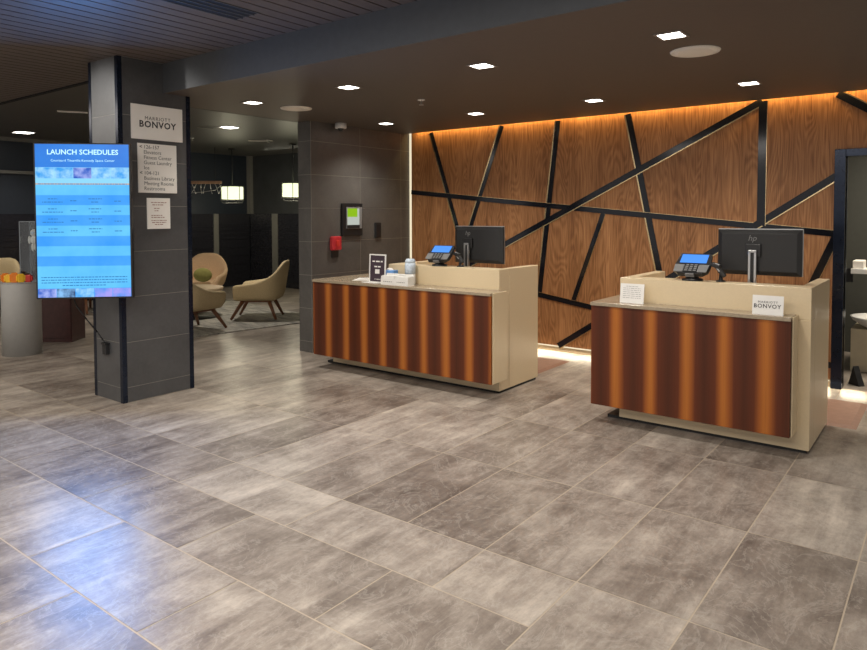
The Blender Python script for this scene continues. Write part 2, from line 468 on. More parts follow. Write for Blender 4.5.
# wood feature wall: veneer slab on a dark backing wall, opening for the doorway
DX0, DX1, DZ = -.788, .55, 2.07
WY = 6.96
mb = MB()
mb.box(-5.69, WY, .07, DX0, WY+.04, 2.66)
mb.box(DX0, WY, DZ, DX1, WY+.04, 2.66)
mb.box(DX1, WY, .07, 3.4, WY+.04, 2.66)
struct('wall_back', mb, 'wood')
mb = MB()
mb.box(-5.742, WY+.045, 0, DX0, WY+.10, 2.72); mb.box(DX0, WY+.045, DZ, DX1, WY+.10, 2.72); mb.box(DX1, WY+.045, 0, 3.4, WY+.10, 2.72)
struct('wall_backing', mb, 'black_matte')
struct('trim_4', MB().box(-5.738, WY+.015, .02, -5.712, WY+.04, 2.66), 'warmled')            # light slot beside the tile wall
struct('baseboard_back', MB().box(-5.70, WY+.028, .0, DX0-.09, WY+.045, .07), 'stone')
struct('trim_5', MB().box(-5.68, WY+.004, .055, DX0-.1, WY+.024, .0695), 'warmled')          # light under the panels
# inlaid black strips with gold bars imitating LED light on the panel edges: (x0,z0,x1,z1,width)
STR = [(-5.362,2.60,-4.86,1.12,.050),(-4.305,2.60,-4.86,1.12,.050),(-3.572,2.60,-3.80,.63,.055),
       (-2.762,2.60,-2.30,.40,.060),(-5.69,1.848,-.86,1.374,.055),(-1.47,2.60,-4.88,.89,.062),
       (-3.03,1.56,-3.375,.59,.052),(-5.69,.91,-.86,.20,.055),(-3.555,.07,-.86,1.882,.062),
       (-1.462,2.60,-1.466,1.44,.072),(-.845,1.375,-1.30,.27,.062),(-.86,2.60,-.30,2.225,.062)]
for i, (x0, z0, x1, z1, w) in enumerate(STR):
    d = Vector((x1-x0, 0, z1-z0)); L = d.length; d.normalize()
    n = Vector((-d.z, 0, d.x))
    if n.x > 0: n = -n                              # n points to the left
    a = Vector((x0, WY, z0)); b = Vector((x1, WY, z1)); out = Vector((0, -1, 0))
    mb = MB()
    def bar(o0, o1, t, m):
        p = [a+n*o0, b+n*o0, b+n*o1, a+n*o1]
        q = [k+out*t for k in p]
        mb.quad(*q, m)
        for k in range(4): mb.quad(p[k], p[(k+1)%4], q[(k+1)%4], q[k], m)
    tt = .006 + .0006*i
    bar(-w/2, w/2, tt, 0)
    if i in (0, 1, 2, 3): bar(w/2, w/2+.014, tt, 1)
    elif i in (5, 8, 11): bar(-w/2-.010, -w/2, tt, 1)
    else: bar(-w/2-.004, -w/2, tt, 1)
    struct('trim_%d' % (10+i), mb, ['strip', 'lit_edge'], fix=False)
# doorway frame
mb = MB()
mb.box(DX0-.085, WY-.03, 0, DX0, WY+.14, DZ+.045); mb.box(DX1, WY-.03, 0, DX1+.085, WY+.14, DZ+.045)
mb.box(DX0, WY-.03, DZ-.02, DX1, WY+.14, DZ+.045)
struct('door_1', mb, 'black_steel', bevel=.003)
# back room behind the doorway
mb = MB(); mb.quad((-1.6,8.9,0),(1.6,8.9,0),(1.6,8.9,2.7),(-1.6,8.9,2.7)); mb.quad((-1.3,7.06,0),(-1.3,8.9,0),(-1.3,8.9,2.7),(-1.3,7.06,2.7)); mb.quad((1.6,8.9,0),(1.6,7.06,0),(1.6,7.06,2.7),(1.6,8.9,2.7))
struct('wall_backroom', mb, 'door_wall')
struct('ceiling_backroom', MB().box(-1.3, 7.06, 2.5, 1.6, 8.9, 2.54), 'soffit')
# lounge walls
LX, LY = -12.6, 9.7
mb = MB().quad((LX,LY,0),(-5.95,LY,0),(-5.95,LY,2.86),(LX,LY,2.86))
struct('wall_lounge_back', mb, 'lounge_wall')
mb = MB().quad((LX,-3,0),(LX,LY,0),(LX,LY,2.86),(LX,-3,2.86))
struct('wall_lounge_side', mb, 'navy')
# dark wainscot panels with thin groove lines, and pale posts between them
def wains(x0, y0, x1, y1, name):
    mb = MB(); d = Vector((x1-x0, y1-y0, 0)); L = d.length; d.normalize(); n = Vector((d.y, -d.x, 0))
    o = Vector((x0, y0, 0)); zs = [0, .12, .3, .48, .66, .84, 1.02, 1.12, 1.22, 1.32, 1.585]
    for a, b in zip(zs[:-1], zs[1:]):
        p = [o+Vector((0,0,a+.006)), o+d*L+Vector((0,0,a+.006)), o+d*L+Vector((0,0,b)), o+Vector((0,0,b))]
        q = [k+n*.05 for k in p]
        mb.quad(*q); 
        for k in range(4): mb.quad(p[k], p[(k+1)%4], q[(k+1)%4], q[k])
    struct(name, mb, 'wains')
wains(LX+.001, 3.6, LX+.001, 8.70, 'trim_30'); wains(LX+.001, 8.82, LX+.001, 9.64, 'trim_31')
wains(-12.53, LY-.001, -11.78, LY-.001, 'trim_32'); wains(-11.6, LY-.001, -5.96, LY-.001, 'trim_33')
struct('trim_34', MB().box(LX, 8.70, 0, LX+.07, 8.82, 1.585), 'post_lit_band')
struct('trim_35', MB().box(-11.78, LY-.07, 0, -11.60, LY, 1.585), 'post_lit_band')
struct('trim_36', MB().box(LX, LY-.09, 1.585, LX+.11, LY, 2.86), 'post_lit_band')
struct('trim_37', MB().box(LX, 0, 2.26, LX+.05, 6.3, 2.31), 'post_lit_band')
struct('trim_38', MB().box(LX, 0, 2.80, LX+.06, 6.0, 2.86), 'post_lit_band')  # pale band stands in for light along the wall top

# ------------------------------------------------------------------ reception desks
def desk(name, label, xl, xr, yf, yb, pl, pr, yp, base_l, stripe):
    t = thing(name, label, 'reception desk', ((xl+xr)/2, (yf+yb)/2, 0))
    ox, oy = t.location.x, t.location.y
    def B(mb): 
        mb.v = [(x-ox, y-oy, z) for x, y, z in mb.v]; return mb
    TH = .165; RT = .078; H = 1.077
    mb = MB()
    mb.box(base_l, yf, .022, xr, yf+TH, .868)                       # lower front
    mb.box(xl, yf, .868, xr, yf+TH, H)                              # raised screen
    mb.box(xl, yf+TH, .868, xl+RT, yb, H)                           # left return
    mb.box(base_l, yf+TH, .022, base_l+RT, yb, .868)
    mb.box(xr-RT, yf+TH, .022, xr, yb, H)                           # right return, to the floor
    mb.box(pr, yp+.022, .138, pr+.010, yf, .900)                    # closed end of the front box
    obj('body', B(mb), 'beige', t, bevel=.004)
    mb = MB(); mb.box(base_l+RT, yf+TH, .72, xr-RT, yb-.03, .75); obj('worktop', B(mb), 'beige', t, bevel=.002)
    mb = MB(); mb.box(pl, yp, .138, pr, yp+.02, .875); mb.box(pl, yp+.02, .138, pl+.02, yb, .875)
    mb.box(pl+.02, yp+.02, .138, pr-.001, yf-.001, .15)
    obj('front_panel', B(mb), stripe_mat('striped_walnut', stripe[0]-ox, stripe[1]), t, bevel=.003)
    mb = MB(); mb.box(pl-.006, yp-.008, .876, pr-.001, yf-.001, .902); mb.box(pl-.006, yf-.001, .876, xl-.001, yb, .902)
    obj('counter_ledge', B(mb), 'stone', t, bevel=.003)
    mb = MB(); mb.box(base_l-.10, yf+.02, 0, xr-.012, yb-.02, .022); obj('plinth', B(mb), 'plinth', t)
    return t
desk('reception_desk', 'beige reception desk with striped walnut front nearest the doorway, right of the pair', -2.006, -.732, 4.92, 5.69, -2.155, -.815, 4.74, -2.006, (-1.955, .2495))
desk('reception_desk', 'longer beige reception desk with striped walnut front beside the dark tile wall', -4.38, -3.12, 5.0, 5.685, -5.185, -3.05, 4.755, -5.155, (-4.968, .243))

# ------------------------------------------------------------------ monitors (seen from behind)
def monitor(label, x, y, z0, w, zb, zt, rz, logo, lx):
    t = thing('computer_monitor', label, 'monitor', (x, y, z0), rz)
    zb -= z0; zt -= z0
    mb = MB()
    # tapered back shell: front rim then slightly smaller back face
    h = zt-zb; ix = .03; d0, d1 = .012, .040
    A = [(-w/2, d1, zb), (w/2, d1, zb), (w/2, d1, zt), (-w/2, d1, zt)]
    Bk = [(-w/2, .018, zb), (w/2, .018, zb), (w/2, .018, zt), (-w/2, .018, zt)]
    C = [(-w/2+ix, 0, zb+ix), (w/2-ix, 0, zb+ix), (w/2-ix, 0, zt-ix), (-w/2+ix, 0, zt-ix)]
    mb.quad(A[3], A[2], A[1], A[0]); mb.quad(*C)
    for k in range(4):
        j = (k+1) % 4
        mb.quad(Bk[k], Bk[j], A[j], A[k]); mb.quad(C[k], C[j], Bk[j], Bk[k])
    sh = obj('housing', mb, 'black_matte', t, bevel=.002, fix=True)
    mb = MB(); mb.box(-w/2-.002, .034, zt-.001, w/2+.002, .044, zt+.006); mb.box(w/2, .034, zb, w/2+.004, .044, zt)
    obj('bezel', mb, 'silver', t)
    mb = MB(); mb.quad((w/2-.01, .0405, zb+.015), (-w/2+.01, .0405, zb+.015), (-w/2+.01, .0405, zt-.01), (w/2-.01, .0405, zt-.01)); obj('display', mb, 'black', t)
    mb = MB(); mb.box(lx-.027, -.045, .012, lx-.011, -.02, (zb+zt)/2+.01); mb.box(lx+.011, -.045, .012, lx+.027, -.02, (zb+zt)/2+.01)
    mb.box(lx-.027, -.045, (zb+zt)/2, lx+.027, -.02, (zb+zt)/2+.018)
    nk = obj('stand_neck', mb, 'silver', t, bevel=.002)
    mb = MB(); mb.box(lx-.011, -.036, .012, lx+.011, -.024, (zb+zt)/2); obj('neck_slot', mb, 'black', nk)
    mb = MB(); mb.box(lx-.05, -.02, (zb+zt)/2-.03, lx+.05, .002, (zb+zt)/2+.06); obj('mount_plate', mb, 'black', t, bevel=.004)
    mb = MB(); mb.box(lx-.12, -.12, 0, lx+.12, .08, .012); obj('base', mb, 'silver', t, bevel=.004)
    mb = letter_mb([(logo, lx+.01, zt-.062, .058, .0)], y=-.002)
    mb.v = [(vx+(vz-zt)*.25, vy, vz) for vx, vy, vz in mb.v]
    obj('logo', mb, 'grey_plastic', t)
    return t
monitor('black computer monitor seen from behind on the right reception desk', -1.122, 5.25, .75, .552, 1.115, 1.440, 0, 'hp', -.03)
monitor('black computer monitor seen from behind on the left reception desk', -3.545, 5.30, .75, .535, 1.100, 1.440, 0, 'hp', -.10)

# ------------------------------------------------------------------ payment terminals
def terminal(label, x, y, z, rz):
    t = thing('payment_terminal', label, 'card terminal', (x, y, z), rz)
    mb = MB().lathe([(.072, 0), (.072, .012), (.045, .02), (.03, .05), (.028, .075)], 28); obj('base', mb, 'black', t)
    R = Matrix.Translation((0, 0, .118)) @ Matrix.Rotation(math.radians(-52), 4, 'X')   # face tilts up and toward the guest
    # local frame: x right, z up along the face, -y out of the face
    def P(lx, ly, lz): return tuple(R @ Vector((lx, ly, lz)))
    def plate(pts, y0, y1, m=0):
        mb = MB(); f = [P(a, y0, b) for a, b in pts]; g = [P(a, y1, b) for a, b in pts]
        mb.poly(f); mb.poly(g[::-1])
        for k in range(len(pts)):
            j = (k+1) % len(pts); mb.quad(f[j], f[k], g[k], g[j])
        return mb
    obj('body', plate([(-.085,-.095),(.085,-.095),(.118,-.06),(.122,.0),(.108,.115),(-.108,.115),(-.122,.0),(-.118,-.06)], 0, .036), 'black', t, bevel=.004, fix=True)
    obj('side_grip', plate([(-.114,-.088),(-.05,-.088),(-.05,-.012),(-.118,-.012)], -.008, 0), 'grey_plastic', t, bevel=.003, fix=True)
    obj('side_grip', plate([(.05,-.088),(.114,-.088),(.118,-.012),(.05,-.012)], -.008, 0), 'grey_plastic', t, bevel=.003, fix=True)
    obj('screen', plate([(-.092,.012),(.092,.012),(.092,.10),(-.092,.10)], -.003, 0), 'term_screen', t, fix=True)
    k = obj('keypad', plate([(-.045,-.085),(.045,-.085),(.045,-.008),(-.045,-.008)], -.004, 0), 'black_matte', t, fix=True)
    mb = MB()
    for r in range(4):
        for c in range(3):
            a, b = -.03+c*.03, -.072+r*.019
            mb.poly([P(a-.010, -.0065, b-.006), P(a+.010, -.0065, b-.006), P(a+.010, -.0065, b+.006), P(a-.010, -.0065, b+.006)])
    obj('keys', mb, 'grey_plastic', k)
    obj('card_slot', plate([(-.03,-.105),(.03,-.105),(.03,-.093),(-.03,-.093)], .004, .03), 'grey_plastic', t, fix=True)
    return t
terminal('card payment terminal with lit blue screen on the right reception desk', -1.50, 5.0, 1.077, math.radians(0))
terminal('card payment terminal with lit blue screen on the left reception desk', -3.82, 5.08, 1.077, math.radians(8))
def scanner(label, x, y, z, rz):
    t = thing('handheld_scanner', label, 'scanner', (x, y, z), rz)
    obj('cradle', MB().lathe([(.045, 0), (.045, .010), (.02, .018), (.014, .07)], 20), 'black', t)
    R = Matrix.Translation((0, -.005, .10)) @ Matrix.Rotation(math.radians(-38), 4, 'Y')
    mb = MB().xbox(R, .042, .05, .13); obj('handle', mb, 'black_matte', t, bevel=.012)
    R2 = Matrix.Translation((-.045, -.005, .155)) @ Matrix.Rotation(math.radians(-70), 4, 'Y')
    mb = MB().xbox(R2, .045, .062, .09); obj('head', mb, 'black', t, bevel=.01)
    mb = MB().xbox(Matrix.Translation((-.02, -.031, .12)) @ Matrix.Rotation(math.radians(-38), 4, 'Y'), .012, .004, .05); obj('trigger', mb, 'silver', t)
    t.scale = (.72, .72, .72)
    return t
scanner('small black handheld scanner in a cradle beside the right desk terminal', -1.315, 5.03, 1.077, 0)
scanner('small black handheld scanner in a cradle beside the left desk terminal', -3.60, 5.10, 1.077, 0)

# ------------------------------------------------------------------ things on the ledges
def stand_card(name, label, cat, x, y, z, w, h, lean, board, text, bars, ink, frame=None, patch=None):
    t = thing(name, label, cat, (x, y, z))
    S = math.sin(lean); Cc = math.cos(lean)
    fn = lambda vx, vy, vz: (vx, vz*S+vy*Cc, vz*Cc-vy*S)
    def tilt(mb): mb.v = [fn(*v) for v in mb.v]; return mb
    obj('card', tilt(MB().box(-w/2, 0, 0, w/2, .004, h)), board, t)
    obj('foot', MB().box(-w/2, .004, .0, w/2, .05, .003), 'clear', t)
    if frame:
        mb = MB(); f = .012
        mb.box(-w/2-f, -.003, 0, -w/2, .006, h+f); mb.box(w/2, -.003, 0, w/2+f, .006, h+f); mb.box(-w/2, -.003, h, w/2, .006, h+f); mb.box(-w/2, -.003, 0, w/2, .006, .012)
        obj('frame', tilt(mb), frame, t)
    letter_parts(t, text, -.0015, ink, fn=fn)
    bar_parts(t, bars, -.0015, ink, random.Random(3), fn=fn)
    if patch: obj('printed_square', tilt(MB().quad(*patch)), ink, t)
    return t
stand_card('sign_card', 'white lettered card standing at right end of the right desk ledge', 'sign', -.962, 4.785, .902, .184, .124, .10, 'paper',
           [('MARRIOTT', 0, .080, .021, 0, 1.2), ('BONVOY', -.003, .054, .036, .0004, 1.12)], [], 'ink')
stand_card('notice_card', 'white printed notice in clear stand at left end of the right desk ledge', 'notice', -1.884, 4.835, .902, .178, .142, .14, 'paper', [],
           [(0, .122-k*.014, .135 if k else .09, .003, .03) for k in range(7)], 'ink_grey')
stand_card('framed_sign', 'upright dark purple notice in a white frame on the left desk ledge', 'sign', -4.405, 4.86, .902, .185, .262, .05, 'aub', [],
           [(0, .205, .13, .013, .07), (0, .155, .08, .013, .05), (.015, .035, .10, .006, .03)], 'paper', frame='white',
           patch=((-.028,-.0015,.088),(.028,-.0015,.088),(.028,-.0015,.13),(-.028,-.0015,.13)))
rg = random.Random(3)
# white tray of leaflets
t = thing('leaflet_tray', 'low white leaflet tray at front of the left desk ledge', 'tray', (-4.12, 4.825, .902))
mb = MB(); mb.box(-.165,-.045,0,.165,.045,.006); mb.box(-.165,-.045,.006,.165,-.041,.06); mb.box(-.165,.041,.006,.165,.045,.10); mb.box(-.165,-.041,.006,-.161,.041,.08); mb.box(.161,-.041,.006,.165,.041,.08)
obj('box', mb, 'white', t)
mb = MB(); mb.box(-.155,-.035,.006,-.005,.035,.085); mb.box(.005,-.035,.006,.155,.035,.082); obj('leaflets', mb, 'paper', t)
bar_parts(t, [(-.08, .03, .11, .007, .03), (.08, .03, .10, .007, .03)], -.0455, 'ink_grey', rg)
t = thing('tissue_box', 'blue carton standing behind the white leaflet tray', 'box', (-4.29, 4.915, .902))
mb = MB().box(-.075,-.035,0,.075,.035,.125); obj('carton', mb, 'blue_carton', t, bevel=.004)
mb = MB().ball((0,0,.125), .045, .018, .02); obj('tissue', mb, 'paper', t)
t = thing('wipes_canister', 'pale blue and white canister behind the white leaflet tray', 'canister', (-4.055, 4.935, .902))
obj('tub', MB().lathe([(.048,0),(.05,.01),(.05,.13),(.047,.135)], 28), 'white', t)
obj('wrap', MB().lathe([(.0505,.10),(.0505,.185),(.048,.20)], 28), 'pale_blue', t)
obj('cap', MB().lathe([(.048,.20),(.048,.222),(.04,.236),(.025,.24)], 28), 'pale_blue', t)
def sheet(label, x, y, rz, w=.215, h=.28):
    mb = MB().box(-w/2, -h/2, 0, w/2, h/2, .0015)
    t = thing('paper_sheet', label, 'paper', (x, y, .902), rz, 'loose sheets on the left ledge')
    obj('sheet', mb, 'paper', t)
    mb = MB()
    for k in range(8):
        z = -.1+k*.026; mb.quad((-w*.4, z, .0019), (w*.38, z, .0019), (w*.38, z+.006, .0019), (-w*.4, z+.006, .0019))
    obj('print', mb, 'ink_grey', t)
sheet('loose printed sheet at the far left of the left desk ledge', -4.74, 5.07, .5)
sheet('loose printed sheet lying in front of the framed purple notice', -4.47, 4.905-.02, 1.45, .15, .21)

# ------------------------------------------------------------------ fixtures on the tile wall
WX = -5.741
t = thing('wall_tablet', 'black framed tablet with lit green and white screen on the tile wall', 'tablet', (WX, 5.88, 1.305))
obj('frame', MB().box(0, -.17, 0, .03, .17, .385), 'black', t, bevel=.004)
obj('bezel', MB().box(.03, -.115, .085, .040, .150, .34), 'grey_plastic', t, bevel=.002)
obj('screen', MB().box(.040, -.10, .13, .042, .10, .325), 'tab_white', t)
obj('screen_banner', MB().box(.042, -.10, .225, .0428, .065, .325), 'lime', t)
obj('lower_bar', MB().box(.040, -.105, .09, .0425, .105, .125), 'black_matte', t)
t = thing('fire_alarm', 'red fire alarm sounder on the dark tile wall', 'fire alarm', (WX, 5.60, 1.06))
obj('shadow_plate', MB().box(0, -.05, .0, .02, .05, .09), 'black_matte', t, bevel=.003)  # dark plate put in for the shadow beneath the sounder
obj('sounder', MB().box(0, -.075, .085, .05, .075, .245), 'red', t, bevel=.012)
obj('lens', MB().box(.05, -.02, .13, .065, .025, .20), 'crimson', t, bevel=.006)
t = thing('card_reader', 'narrow black card reader right of the wall tablet', 'card reader', (WX, 6.34, 1.27))
obj('housing', MB().box(0, -.052, 0, .025, .052, .187), 'black_matte', t, bevel=.006)
obj('face', MB().box(.025, -.04, .02, .028, .04, .165), 'black', t, bevel=.001)

# ------------------------------------------------------------------ column signs
SX = cx1 + .002
def wall_sign(name, label, cat, ya, yb, za, zb, text, bars, ink, th=.012):
    # board hangs on the column's right face; local x runs along +y, faces +x
    t = thing(name, label, cat, (SX, (ya+yb)/2, za), PI/2)
    w = yb-ya; h = zb-za
    obj('board', MB().box(-w/2, -th, 0, w/2, 0, h), 'sign', t, bevel=.002)
    letter_parts(t, text, -th-.0012, ink); bar_parts(t, bars, -th-.0012, ink, random.Random(5))
    return t
wall_sign('wall_sign', 'large silver plate sign at top of the dark column', 'sign', 2.993, 3.463, 2.19, 2.478,
          [('MARRIOTT', -.0, .178, .042, 0, 1.2), ('BONVOY', 0, .126, .075, .0018, 1.12)], [], 'ink')
rows = ['126-157', 'Elevators', 'Fitness Center', 'Guest Laundry', 'Ice', '104-121', 'Business Library', 'Meeting Rooms', 'Restrooms']
L = [(r, -.128, .383-k*.0435,   .043, 0, 1.0, 'LEFT') for k, r in enumerate(rows)]
L += [('<', -.164, .383, .04, .001, 1, 'LEFT'), ('<', -.164, .383-5*.0435, .04, .001, 1, 'LEFT')]
wall_sign('directory_sign', 'silver directory sign listing rooms in the middle of the column', 'sign', 3.045, 3.40, 1.743, 2.157, L, [], 'ink_mid')
wall_sign('notice_plate', 'smallest pale notice plate, lowest of three on the column', 'sign', 3.118, 3.331, 1.437, 1.70, [],
          [(x, z, w, .007, .03) for z, w, x in ((.225,.14,0),(.205,.10,-.01),(.175,.05,-.02),(.155,.04,-.02),(.115,.10,-.02),(.098,.12,-.01),(.072,.14,.0),(.055,.13,0),(.038,.08,0))], 'ink_rust')

# ------------------------------------------------------------------ wall display
TW, TH_ = .722, 1.222
tv = thing('wall_display', 'tall lit blue screen showing launch schedules, mounted on the column', 'screen', (-5.455, 2.601, .898), math.radians(44.6))
obj('housing', MB().box(-TW/2, 0, 0, TW/2, .05, TH_), 'black', tv, bevel=.004)
def zy(py): return TH_ - (py-143.0)/155.9*TH_
W2 = TW/2-.013
bands = [(144.3,167.3,0),(167.3,178.6,3),(178.6,183.2,3),(183.2,184.6,4),(184.6,195,1),(195,205,2),(205,215,1),(215,225.5,2),(225.5,236,1),(236,246,2),(246,256,1),(256,266,2),(266,288.3,1),(288.3,297.3,2)]
mb = MB()
for a, b, m in bands: mb.quad((-W2,-.001,zy(b)),(W2,-.001,zy(b)),(W2,-.001,zy(a)),(-W2,-.001,zy(a)), m)
disp = obj('display', mb, ['tv_header','tv_light','tv_dark','tv_pale','tv_orange'], tv)
letter_parts(disp, [('LAUNCH SCHEDULES', .005, zy(152.4), .055, .0009, 1.0), ('Courtyard Titusville-Kennedy Space Center', .005, zy(160.6), .025, 0, 1.06)], -.0025, 'tv_text', 'title_lettering')
seg = 2*W2/5
def photos(a, b, mats):
    for k, m in enumerate(mats):
        x0 = -W2+k*seg; g = .002
        obj('picture', MB().quad((x0+g,-.002,zy(b)),(x0+seg-g,-.002,zy(b)),(x0+seg-g,-.002,zy(a)),(x0+g,-.002,zy(a))), m, disp)
photos(167.6, 178.3, ['tv_photo','tv_photo','tv_photo2','tv_photo','tv_photo'])
photos(288.6, 297.3, ['tv_photo2','tv_photo4','tv_photo','tv_photo3','tv_photo3'])
specs = []
for yc in (200.2, 210.2, 220.3, 230.2):
    specs += [(-.225, zy(yc-1.5), .07, .007, .03), (-.225, zy(yc+1.7), .155, .007, .03), (-.07, zy(yc+.4), .05, .007, .03),
              (.09, zy(yc-1.5), .10, .007, .03), (.09, zy(yc+1.7), .06, .007, .03), (.26, zy(yc+.8), .055, .007, .03)]
specs += [(0, zy(yc), w, .007, .03) for yc, w in ((277.2,.64),(279.9,.64),(282.6,.64),(285.4,.33))] + [(0, zy(183.9), .66, .006, .03)]
bar_parts(disp, specs, -.0022, 'tv_ink', random.Random(9))
obj('mount_arm', MB().box(-.06, .05, .55, .06, .42, .63), 'black_matte', tv)
# outlet and cable on the column
t = thing('power_outlet', 'small black outlet box low on the column with cable plugged in', 'outlet', (-5.675, cy0-.002, .385))
obj('box', MB().box(-.03, -.035, 0, .03, 0, .085), 'black_matte', t, bevel=.004)
obj('cover', MB().box(-.036, -.042, .085, .036, 0, .10), 'black', t, bevel=.002)
pts = [(-5.80,2.66,.895),(-5.81,2.70,.80),(-5.79,2.77,.68),(-5.76,2.84,.57),(-5.72,2.868,.50),(-5.68,2.862,.487)]
c = obj('power_cable', MB().tube([Vector(p)-Vector((-5.68,2.86,.487)) for p in pts], .006), 'black_matte', loc=(-5.68,2.86,.487))
tag(c, 'thin black cable hanging from the screen to the outlet box', 'cable')

# ------------------------------------------------------------------ ceiling fixtures
CZ = 2.602
def downlight(x, y, label, z=CZ, s=.066, power=34, group='recessed ceiling downlights', on=True):
    t = thing('ceiling_downlight', label, 'downlight', (x, y, z), 0, group)
    mb = MB(); o = s+.016
    for a in ((-o,-o,o,-s),(-o,s,o,o),(-o,-s,-s,s),(s,-s,o,s)): mb.box(a[0],a[1],-.006,a[2],a[3],0)
    obj('trim_ring', mb, 'lamp_rim', t)
    obj('lens', MB().box(-s,-s,-.003,s,s,-.0005), 'lamp' if on else 'black_matte', t)
    if on and power:
        l = bpy.data.lights.new('downlight_lamp', 'SPOT'); l.energy = power; l.spot_size = math.radians(125); l.spot_blend = .9
        l.shadow_soft_size = .07; l.color = (1.0, .93, .83)
        lo = bpy.data.objects.new('downlight_lamp', l); col.objects.link(lo); lo.location = (x, y, z-.03)
    return t
fx = (-5.24, -4.0, -2.69, -1.36)
fl = ['square ceiling downlight in front row, nearest the column', 'square ceiling downlight in front row, second from the column', 'square ceiling downlight in front row, third from the column', 'square ceiling downlight beside the right round speaker, front row']
bl = ['square ceiling downlight in back row, nearest the dark tile wall', 'square ceiling downlight in back row, second from the tile wall', 'square ceiling downlight in back row, third from the tile wall', 'square ceiling downlight in back row, furthest right near the wood wall']
for x, l in zip(fx, fl): downlight(x, 4.08, l)
for x, l in zip(fx, bl): downlight(x, 5.95, l)
LZ = 2.86
downlight(-8.64, 6.28, 'lit square downlight in the lounge ceiling between column and tile wall', LZ, .11, 65, 'lounge downlights')
downlight(-8.86, 6.10, 'dark unlit recessed square beside the lounge downlight', LZ, .12, 0, 'lounge downlights', on=False)
downlight(-11.66, 4.66, 'small lit downlight in the lounge ceiling left of the column', LZ, .12, 40, 'lounge downlights')
def speaker(x, y, label):
    t = thing('ceiling_speaker', label, 'speaker', (x, y, CZ), 0, 'round ceiling speakers')
    obj('rim', MB().lathe([(.13,-.003),(.14,-.008),(.15,-.008),(.155,0)][::1], 40), 'speaker', t)
    obj('grille', MB().lathe([(.001,-.010),(.10,-.010),(.132,-.006),(.132,-.001)], 40), 'speaker', t)
speaker(-5.19, 4.56, 'round white ceiling speaker above the gap by the column')
speaker(-1.37, 4.57, 'round white ceiling speaker beside the front right downlight')
def sprinkler(x, y, z, label):
    t = thing('fire_sprinkler', label, 'sprinkler', (x, y, z+.002), 0, 'fire sprinklers')
    obj('escutcheon', MB().lathe([(.035,0),(.035,-.006),(.018,-.012),(.012,-.012)][::-1], 20), 'white', t)
    obj('head', MB().lathe([(.022,-.05),(.022,-.046),(.006,-.042),(.008,-.012)], 16), 'silver', t)
sprinkler(-3.92, 4.94, CZ, 'small pendent sprinkler in the taupe ceiling left of the wood wall')
sprinkler(-9.25, 5.38, LZ, 'sprinkler in the lounge ceiling nearest the column')
sprinkler(-10.3, 6.75, LZ, 'sprinkler in the lounge ceiling over the driftwood bar')
sprinkler(-9.55, 7.75, LZ, 'sprinkler in the lounge ceiling beside the linear slot')
t = thing('dome_camera', 'small white ceiling camera beside the dark tile wall', 'camera', (-5.64, 5.62, CZ))
obj('mount', MB().lathe([(.062,-.06),(.066,-.05),(.066,-.0),(.06,0)], 28), 'white', t)
obj('dome', MB().ball((0,0,-.06), .034, .034, .034), 'black', t)
t = thing('air_vent', 'dark slotted vent set into the slatted ceiling', 'vent', (-3.70, 2.55, 2.85))
mb = MB()
for k in range(4): mb.box(-.12+k*.06, -.30, -.003, -.12+k*.06+.045, .30, .0)
obj('slot', mb, 'slot', t)
mb = MB()
for k in range(5): mb.box(-.1365+k*.06, -.31, -.006, -.1265+k*.06, .31, 0)
obj('divider', mb, 'bulk', t)
def slot_light(x, y, rz, L, label):
    t = thing('linear_slot', label, 'ceiling slot', (x, y, LZ), rz, 'pale linear slots in the lounge ceiling')
    obj('frame', MB().box(-L/2, -.035, -.012, L/2, .035, 0), 'speaker', t, bevel=.002)
    obj('diffuser', MB().box(-L/2+.02, -.02, -.014, L/2-.02, .02, -.012), 'white', t)
slot_light(-9.72, 7.72, math.radians(38), .42, 'short pale linear slot in the lounge ceiling above the right pendant')
slot_light(-8.86, 4.12, math.radians(60), .34, 'short pale linear slot in the lounge ceiling left of the column')

# ------------------------------------------------------------------ lounge: rug, chairs, table
ra = math.radians(8)
rg_o = obj('area_rug', MB().box(-3.6, -1.15, 0, 0, 1.15, .012), 'rug', loc=(-7.55, 6.02, 0)); rg_o.rotation_euler = (0, 0, math.radians(-98+90+ra*0)); tag(rg_o, 'pale grey patterned rug under the lounge armchairs', 'rug')

